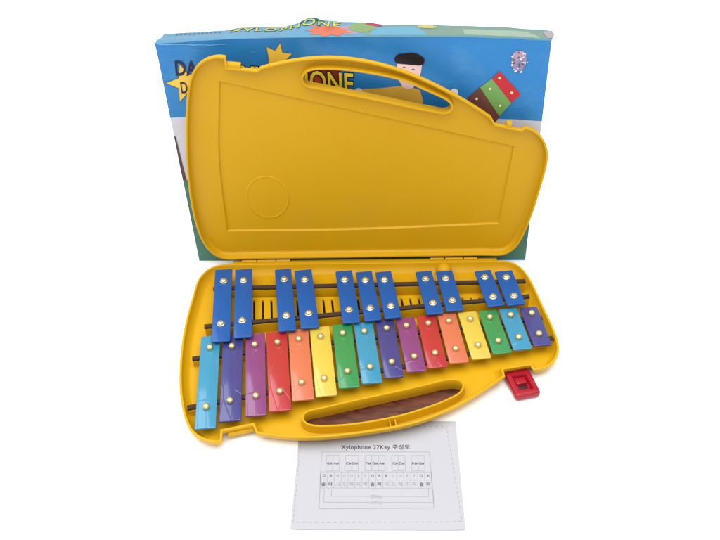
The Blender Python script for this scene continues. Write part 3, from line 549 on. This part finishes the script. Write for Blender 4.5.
# printed areas: thin ink sheets that follow the buckled card
INK = {}
def ink(name, rgb, k=1.0):
    if name not in INK: INK[name] = material(name+'_ink', lin(*rgb, k), rough=.42, spec=.3, var=.06, scale=60, bump=.05, bscale=260)
    return INK[name]
def subdivide_poly(P, step=.006):
    out = []
    for i in range(len(P)):
        a = Vector(P[i]); b = Vector(P[(i+1) % len(P)]); n = max(1, int((b-a).length/step))
        out += [tuple(a+(b-a)*k/n) for k in range(n)]
    return out
def flat_mesh(polys, f, step=.006):
    bm = bmesh.new()
    for P in polys:
        P = ccw(P); P = subdivide_poly(P, step)
        vs = [bm.verts.new((x, y, 0)) for x, y in P]
        fill(bm, [vs])
    xs = [v.co.x for v in bm.verts]; ys = [v.co.y for v in bm.verts]
    def cut(lo_, hi_, axis):
        n = int((hi_-lo_)/step)
        for k in range(1, n+1):
            co = Vector((0, 0, 0)); no = Vector((0, 0, 0)); co[axis] = lo_+k*step; no[axis] = 1
            bmesh.ops.bisect_plane(bm, geom=bm.verts[:]+bm.edges[:]+bm.faces[:], plane_co=co, plane_no=no, dist=1e-6)
    cut(min(xs), max(xs), 0); cut(min(ys), max(ys), 1)
    for v in bm.verts: v.co = f(v.co.x, v.co.y)
    return bm
def onface(lift):
    def f(s, t):
        lo_, hi_ = edges(t)
        s = max(lo_+.0001, min(hi_-.0001, s))
        return Vector((s, t, face(s, t)-.0002*lift))
    return f
def widen(P): return [(math.copysign(.245, a) if abs(a) > .2205 else a, b) for a, b in P]
def printed(name, polys, mat, lift=1, parent=None):
    bm = flat_mesh(polys, onface(lift), .005)
    for f_ in bm.faces:
        f_.normal_update()
        if f_.normal.z > 0: f_.normal_flip()
    return blink(name, bm, mat, parent or front, smooth=80, recalc=False)
def glyphs(body, size=1, bold=0, shear=0, spacing=1, align='LEFT'):
    c = bpy.data.curves.new('lettering', 'FONT'); c.body = body; c.size = size; c.offset = bold; c.shear = shear; c.space_character = spacing; c.align_x = align
    c.resolution_u = 3
    o = bpy.data.objects.new('lettering', c); COL.objects.link(o)
    me = bpy.data.meshes.new_from_object(o.evaluated_get(bpy.context.evaluated_depsgraph_get()))
    bpy.data.objects.remove(o); bpy.data.curves.remove(c)
    bm = bmesh.new(); bm.from_mesh(me); bpy.data.meshes.remove(me)
    return bm
def fit(bm, x0, y0, x1, y1):
    X = [v.co.x for v in bm.verts]; Y = [v.co.y for v in bm.verts]
    a, b, c, d = min(X), max(X), min(Y), max(Y)
    for v in bm.verts:
        v.co.x = x0+(v.co.x-a)/(b-a)*(x1-x0); v.co.y = y0+(v.co.y-c)/(d-c)*(y1-y0)
    return bm
def lay(bm, f, flip=True):
    for v in bm.verts: v.co = f(v.co.x, v.co.y)
    for g_ in bm.faces:
        g_.normal_update()
        if flip and g_.normal.z > 0: g_.normal_flip()
    return bm

printed('printed_meadow', [widen(GREEN_F)], ink('green', (62, 108, 92)), 1)
printed('printed_page', [widen(WHITE_R)], ink('white', (188, 189, 202)), 2)
printed('printed_page', [widen(WHITE_L)], INK['white'], 2)
printed('printed_dark_strip', [[(-.245, DARK_L[0][1]), DARK_L[1], DARK_L[2], (-.245, DARK_L[3][1])]], ink('dark_brown', (74, 56, 52)), 5)  # dark brown strip of the print at the left border
NAVY = ink('navy', (16, 22, 62)); BLACK = ink('black', (18, 10, 18)); GOLDI = ink('gold', (222, 182, 66)); YINK = ink('yellow', (228, 204, 60))
for P in (STAR_A, STAR_B):
    cx = sum(p_[0] for p_ in P)/len(P); cy = sum(p_[1] for p_ in P)/len(P)
    big = [(cx+(x_-cx)*1.10, cy+(y_-cy)*1.10) for x_, y_ in P]
    o = printed('printed_star', [P], GOLDI, 4)
    printed('star_outline', [big], ink('olive', (92, 104, 96)), 3, o)
printed('printed_backing', [BACKING], ink('maroon', (112, 44, 36)), 2)
cx, cy = -.0475, .2600
printed('printed_spot', [[(cx+.0095*math.cos(t*.3142), cy+.016*math.sin(t*.3142)) for t in range(20)]], ink('brick', (166, 62, 44)), 3)
# big title: yellow letters with a dark edge
n_letters = 'XYLOPHONE'
def title_curve(x, y):
    w = (x+.1534)/.152
    return Vector((x, y+lerp(.2660, .2522, w)+.012*math.sin(math.pi*min(1, max(0, w)))*.0, 0))
o = None
for bold, mat, lift in ((.055, BLACK, 5), (.018, YINK, 6)):
    b2 = glyphs(n_letters, 1, bold, 0, 1.02)
    X = [v.co.x for v in b2.verts]; x0, x1 = min(X), max(X); 
    if bold > .05: gx0, gx1 = x0, x1
    sx = .1536/(gx1-gx0)
    for v in b2.verts:
        px = -.1538+(v.co.x-gx0)*sx; py = v.co.y*.0355
        w = (px+.1534)/.152
        v.co = Vector((px, py+lerp(.2660, .2532, w), 0))
    lay(b2, onface(lift))
    o = blink('title_lettering', b2, mat, front, smooth=None, recalc=False)
b2 = fit(glyphs('DA', 1, .02, .1), -.2122, .2768, -.1860, .2962); lay(b2, onface(6)); blink('title_lettering', b2, NAVY, front, smooth=None, recalc=False)
b2 = fit(glyphs('D', 1, .012), -.2085, .2540, -.2005, .2690); lay(b2, onface(6)); blink('title_lettering', b2, NAVY, front, smooth=None, recalc=False)
# printed child playing: hair, face, shirt, hand
PINK = ink('skin', (222, 190, 190))
fig = printed('printed_child', [FACE], PINK, 4)
printed('hair', [HAIR], BLACK, 6, fig)
printed('shirt', [SHIRT], ink('shirt_yellow', (205, 164, 66)), 3, fig)
printed('shirt_trim', [TRIM], ink('orange', (206, 120, 44)), 5, fig)
printed('hand', [HAND], ink('pale', (216, 210, 214)), 5, fig)
for (x_, y_) in EYES:
    printed('eye', [[(x_+.0022*math.cos(t*.5), y_+.0016*math.sin(t*.5)) for t in range(7)]+[(x_-.0014, y_+.0004), (x_, y_+.0007), (x_+.0014, y_)]], ink('brown', (110, 70, 70)), 6, fig)
r_ = printed('printed_bars', [PRED], ink('print_red', (176, 28, 40)), 7)
printed('green_bar', [PGREEN], ink('print_green', (104, 152, 82)), 5, r_)
printed('brown_bar', [PBROWN], ink('print_brown', (98, 60, 52)), 3, r_)
for (x_, y_) in PDOTS[:6]:
    printed('bar_dot', [[(x_+.0016*math.cos(t*.524), y_+.0016*math.sin(t*.524)) for t in range(12)]], ink('cream', (232, 208, 150)), 9, r_)
x_, y_ = PDOTS[6]
printed('printed_ball', [[(x_+.0050*math.cos(t*.524), y_+.0050*math.sin(t*.524)) for t in range(12)]], INK['pale'], 4)
# round emblem: mauve cap, pink splashes and white specks
ex, ey = EMB[0]
em = printed('printed_emblem', [[(ex+.0088*math.cos(t*.314), ey+.0128*math.sin(t*.314)-.001) for t in range(20)]], ink('mauve', (132, 126, 152)), 3)
printed('emblem_cap', [[(ex-.0005+.0078*math.cos(t*.314), ey+.0062+.0058*math.sin(t*.314)) for t in range(20)]], ink('dusk', (160, 140, 162)), 4, em)
spl = []
for k in range(46):
    a = random.uniform(0, math.tau); rad = random.uniform(.15, 1.05)
    x_, y_ = ex+.0098*rad*math.cos(a), ey-.0015+.0135*rad*math.sin(a)
    if y_ > ey+.004 and rad < .8: continue
    spl.append((x_, y_, random.uniform(.0006, .0015)))
for nm, rgb, sel in (('emblem_speck', (214, 206, 224), spl[0::2]), ('emblem_splash', (206, 150, 160), spl[1::3]), ('emblem_dot', (84, 78, 128), spl[1::4])):
    printed(nm, [[(x_+r0*math.cos(t*.785), y_+r0*math.sin(t*.785)) for t in range(8)] for x_, y_, r0 in sel], ink(nm, rgb), {'emblem_speck': 6, 'emblem_splash': 5, 'emblem_dot': 7}[nm], em)
# scuffs: small rubbed flecks
fl = []
for k in range(13):
    x_ = random.choice((random.uniform(-.225, .225), random.uniform(.195, .226), random.uniform(-.226, -.18))); y_ = random.choice((random.uniform(.22, .315), random.uniform(.304, .318)))
    if abs(x_-ex) < .014 and abs(y_-ey) < .02: continue
    a = random.uniform(-.3, .3); l_ = random.uniform(.0012, .006); w_ = random.uniform(.0002, .0005)
    fl.append([(x_-l_*math.cos(a), y_-l_*math.sin(a)), (x_, y_-w_), (x_+l_*math.cos(a), y_+l_*math.sin(a)), (x_, y_+w_)])
for p_ in fl: printed('scuff', [p_], ink('scuffed', (92, 142, 192)), 8)
wv = [(-.2270+.006*k, .3166+.0006*math.sin(k*.5)+.0003*math.sin(k*1.7)) for k in range(14)]
printed('scuff', [wv+[(x_, y_-.0006-.0006*abs(math.sin(k*1.1))) for k, (x_, y_) in reversed(list(enumerate(wv)))]], ink('rubbed', (104, 158, 200)), 8)

# printing on the top panel
def ontop(lift): return lambda s, q: Vector((s, topz(s, q)+.0006-.0008*(1-min(1, q*6))**2+.00010*lift, q*DEP))
def tprint(name, polys, mat, lift):
    bm = flat_mesh(polys, lambda x, y: Vector((x, y, 0)), .02)
    bmesh.ops.subdivide_edges(bm, edges=bm.edges[:], cuts=2, use_grid_fill=True)
    f = ontop(lift)
    for v in bm.verts: v.co = f(v.co.x, min(.995, max(.03, v.co.y)))
    bmesh.ops.recalc_face_normals(bm, faces=bm.faces[:])
    for g_ in bm.faces:
        g_.normal_update()
        if g_.normal.y < 0: g_.normal_flip()
    return blink(name, bm, mat, toppanel, smooth=80, recalc=False)
def blob(cx, cq, rx, rq, jag=0, n=18):
    return [(cx+rx*(1+jag*(1 if k % 2 else -1))*math.cos(k*math.tau/n), cq+rq*(1+jag*(1 if k % 2 else -1))*math.sin(k*math.tau/n)) for k in range(n)]
tprint('printed_meadow', [[(.012, .04), (.012, .97), (.225, .97), (.2265, .04)]], ink('sage', (128, 164, 150), 1.75), 1)
tprint('printed_sky', [[(.018, .06), (.024, .80), (.075, .86), (.085, .06)]], ink('sky', (110, 180, 212), 1.75), 2)
tprint('printed_splash', [blob(-.029, .34, .024, .30, .18)], ink('coral', (226, 122, 92), 1.75), 3)
tprint('printed_splash', [blob(-.004, .45, .018, .34, .05)], ink('lilac', (176, 160, 188), 1.75), 2)
tprint('printed_splash', [blob(.010, .62, .016, .36, .05)], ink('leaf', (142, 176, 112), 1.75), 4)
tprint('printed_splash', [blob(.023, .88, .010, .10)], ink('crimson', (190, 58, 82), 1.75), 5)
tprint('printed_splash', [blob(.086, .82, .012, .13, .1)], ink('straw', (214, 210, 120), 1.75), 5)
tprint('printed_splash', [blob(-.0515, .90, .017, .09)], ink('teal', (48, 128, 146), 1.75), 3)
tprint('printed_splash', [[(.128, .10), (.128, .70), (.205, .76), (.215, .10)]], ink('mint', (168, 196, 176), 1.75), 2)
for bold, mat, lift in ((.05, ink('dark_green', (52, 84, 64), 1.75), 6), (.016, ink('lime', (214, 218, 96), 1.75), 7)):
    b2 = glyphs('XYLOPHONE', 1, bold, 0, 1.15)
    X = [v.co.x for v in b2.verts]
    if bold > .03: gx0, gx1 = min(X), max(X)
    f = ontop(lift)
    bmesh.ops.subdivide_edges(b2, edges=[e for e in b2.edges if e.calc_length() > .2], cuts=2)
    for v in b2.verts:
        v.co = f(-.150+(v.co.x-gx0)/(gx1-gx0)*.134, .60+max(-.02, min(.75, v.co.y))*.46)
    for g_ in b2.faces:
        g_.normal_update()
        if g_.normal.y < 0: g_.normal_flip()
    blink('title_lettering', b2, mat, toppanel, smooth=None, recalc=False)
tprint('worn_corner', [[(.2235, .10), (.2225, .80), (.2335, .97), (.2340, .55), (.2290, .10)]], ink('worn', (150, 136, 140)), 4)
# tiny print along the left of the top
dsh = [[(-.215+.0052*k, .80), (-.215+.0052*k+.0030, .80), (-.215+.0052*k+.0034, .93), (-.215+.0052*k+.0006, .93)] for k in range(11)]
tprint('printed_border', dsh, ink('slate', (70, 110, 138), 1.75), 2)

# ------------------------------------------------------------------ the sheet of paper
pcx, pcy, pt, pw, ph = PAPER
SH = thing('paper_sheet', 'white printed key chart sheet tucked under the front of the yellow case', 'paper', (pcx, pcy, 0))
SH.rotation_euler = (0, 0, pt)
def pz(x, y):
    lift = max(0, (-y-.02)/.05)
    return .0008+.0010*(noise.noise(Vector((x*11, y*9, 4)))*.5+.5)*min(1, lift)+.0012*max(0, (abs(x)-.06)/.027)**2*min(1, lift)
PAPERM = material('white_paper', lin(216, 217, 226, 1.72), rough=.85, spec=.15, var=.012, scale=30, bump=.04, bscale=150)
bm = bmesh.new(); gx, gy = 40, 32; G = {}
for k, dz in enumerate((0, -.00025)):
    for i in range(gx+1):
        for j in range(gy+1):
            x_, y_ = (i/gx-.5)*pw, (j/gy-.5)*ph
            G[i, j, k] = bm.verts.new((x_, y_, pz(x_, y_)+dz))
for i in range(gx):
    for j in range(gy):
        bm.faces.new((G[i, j, 0], G[i+1, j, 0], G[i+1, j+1, 0], G[i, j+1, 0])); bm.faces.new((G[i, j, 1], G[i, j+1, 1], G[i+1, j+1, 1], G[i+1, j, 1]))
for i in range(gx):
    bm.faces.new((G[i, 0, 0], G[i, 0, 1], G[i+1, 0, 1], G[i+1, 0, 0])); bm.faces.new((G[i, gy, 0], G[i+1, gy, 0], G[i+1, gy, 1], G[i, gy, 1]))
for j in range(gy):
    bm.faces.new((G[0, j, 0], G[0, j+1, 0], G[0, j+1, 1], G[0, j, 1])); bm.faces.new((G[gx, j, 0], G[gx, j, 1], G[gx, j+1, 1], G[gx, j+1, 0]))
page = link('page', bm, PAPERM, SH, smooth=40)
GREY = material('grey_toner', lin(184, 184, 196, 1.75), rough=.8, spec=.1, var=.1, scale=300)
BLK = material('black_toner', lin(106, 103, 116, 1.75), rough=.8, spec=.1, var=.1, scale=300)
WARM = material('faint_peach_tint', lin(226, 214, 218, 1.5), rough=.85, spec=.1, var=.03)
def onpage(x, y): return Vector((x, y, pz(x, y)+.00015))
def line(bm, a, b, w):
    a = Vector(a); b = Vector(b); d = (b-a); L = d.length; d /= L; nrm = Vector((-d.y, d.x))*w/2
    n = max(1, int(L/.004))
    prev = None
    for k in range(n+1):
        c_ = a+d*L*k/n
        cur = (bm.verts.new(onpage(*(c_-nrm))), bm.verts.new(onpage(*(c_+nrm))))
        if prev: bm.faces.new((prev[0], cur[0], cur[1], prev[1]))
        prev = cur
def text(s, cx, cy, h, w=None, bold=.0, mat=BLK, name='lettering'):
    b2 = glyphs(s, 1, bold, 0, 1.05)
    X = [v.co.x for v in b2.verts]; Y = [v.co.y for v in b2.verts]
    sy = h; sx = h if w is None else w/(max(X)-min(X))
    mx_ = (min(X)+max(X))/2
    for v in b2.verts: v.co = onpage(cx+(v.co.x-mx_)*sx, cy+(v.co.y-.35)*sy)
    return link(name, b2, mat, page, recalc=False)
text('Xylophone 27Key 구성도', (P_TITLE[0][0]+P_TITLE[1][0])/2, P_TITLE[0][1]+.0025, .0072, P_TITLE[1][0]-P_TITLE[0][0], .02, name='title_lettering')
bm = bmesh.new()
F = P_FRAME
for i in range(4): line(bm, F[i], F[(i+1) % 4], .0005)
sharp_groups = [(-.0552, 2), (-.0348, 2), (-.0136, 3), (.0150, 2), (.0359, 2)]
cw = .0071; sy1, sy0 = .0225, .0024
stext = []
for (x0, n), nm in zip(sharp_groups, ('G#A#', 'C#D#', 'F#G#A#', 'C#D#', 'F#G#')):
    for k in range(n+1): line(bm, (x0+k*cw, sy0), (x0+k*cw, sy1), .00035)
    line(bm, (x0, sy0), (x0+n*cw, sy0), .00035); line(bm, (x0, sy1), (x0+n*cw, sy1), .00035)
    for k in range(n): stext.append((nm[2*k:2*k+2], x0+(k+.5)*cw))
rx0, rx1 = P_ROWS[0][0], P_ROWS[1][0]; st = (rx1-rx0)/15
for k in range(17): line(bm, (rx0+(k-.5)*st, -.0200), (rx0+(k-.5)*st, .0008), .0003)
for y_ in (.0008, -.0096, -.0200): line(bm, (rx0-.5*st, y_), (rx1+.5*st, y_), .0003)
for (x0, x1, y_) in ((-.0478, .0525, -.0303), (-.0556, .0572, -.0378)):
    line(bm, (x0, -.0215), (x0, y_), .0004); line(bm, (x1, -.0215), (x1, y_), .0004)
    line(bm, (x0, y_), (-.0075, y_), .0004); line(bm, (.0055, y_), (x1, y_), .0004)
link('chart_grid', bm, GREY, page)
bm = bmesh.new()
D4 = P_DASH
for i in range(4):
    a, b = Vector(D4[i]), Vector(D4[(i+1) % 4]); n = int((b-a).length/.0062)
    for k in range(n): line(bm, a+(b-a)*(k/n), a+(b-a)*((k+.55)/n), .0005)
link('dashed_border', bm, GREY, page)
for s_, x_ in stext: text(s_, x_, .0120, .0042, .0058, .015)
for k, ch in enumerate('GABCDEFGABCDEFGA'): text(ch, rx0+k*st, -.0042, .0048, None, .005, BLK if k in (0, 1, 7, 8, 9, 14, 15) else GREY)
for k, ch in enumerate('솔라시도레미파솔라시도레미파솔라'): text(ch, rx0+k*st, -.0150, .0054, None, .012, BLK if k in (0, 1, 7, 8, 14, 15) else GREY)
text('25Key', -.0010, -.0303, .0046, None, .005, GREY); text('27Key', -.0010, -.0378, .0046, None, .005, GREY)

# ------------------------------------------------------------------ light and camera
w = bpy.data.worlds.new('World'); SC.world = w; w.use_nodes = True
bg = w.node_tree.nodes['Background']; bg.inputs['Color'].default_value = (1, 1, 1, 1); bg.inputs['Strength'].default_value = .70
def area(name, loc, target, size, power, color=(1, .98, .95)):
    l = bpy.data.lights.new(name, 'AREA'); l.shape = 'RECTANGLE'; l.size = size[0]; l.size_y = size[1]; l.energy = power; l.color = color
    o = bpy.data.objects.new(name, l); COL.objects.link(o); o.location = loc
    o.rotation_euler = (Vector(target)-Vector(loc)).to_track_quat('-Z', 'Y').to_euler(); return o
area('softbox', (-.25, -.35, 2.2), (0, .05, 0), (3.2, 3.0), 100)
area('front_fill', (.5, -2.6, 1.5), (0, 0, .15), (2.2, 1.6), 6)  # added fill light, lifts the shade the lid casts on the carton

cam = bpy.data.cameras.new('camera'); co = bpy.data.objects.new('camera', cam); COL.objects.link(co); SC.camera = co
R = Vector((.99979615, .00490435, -.01958614)); U = Vector((.01205613, .63312823, .77395303)); Fw = Vector((-.01619628, .77403139, -.63294004))
co.matrix_world = Matrix(((R.x, U.x, -Fw.x, .0041357), (R.y, U.y, -Fw.y, -.9175010), (R.z, U.z, -Fw.z, .7508762), (0, 0, 0, 1)))
cam.sensor_width = 36; cam.lens = 872.9751/720*36; cam.clip_start = .01; cam.clip_end = 200
SC.view_settings.view_transform = 'Standard'; SC.view_settings.look = 'None'; SC.view_settings.exposure = 0; SC.view_settings.gamma = 1
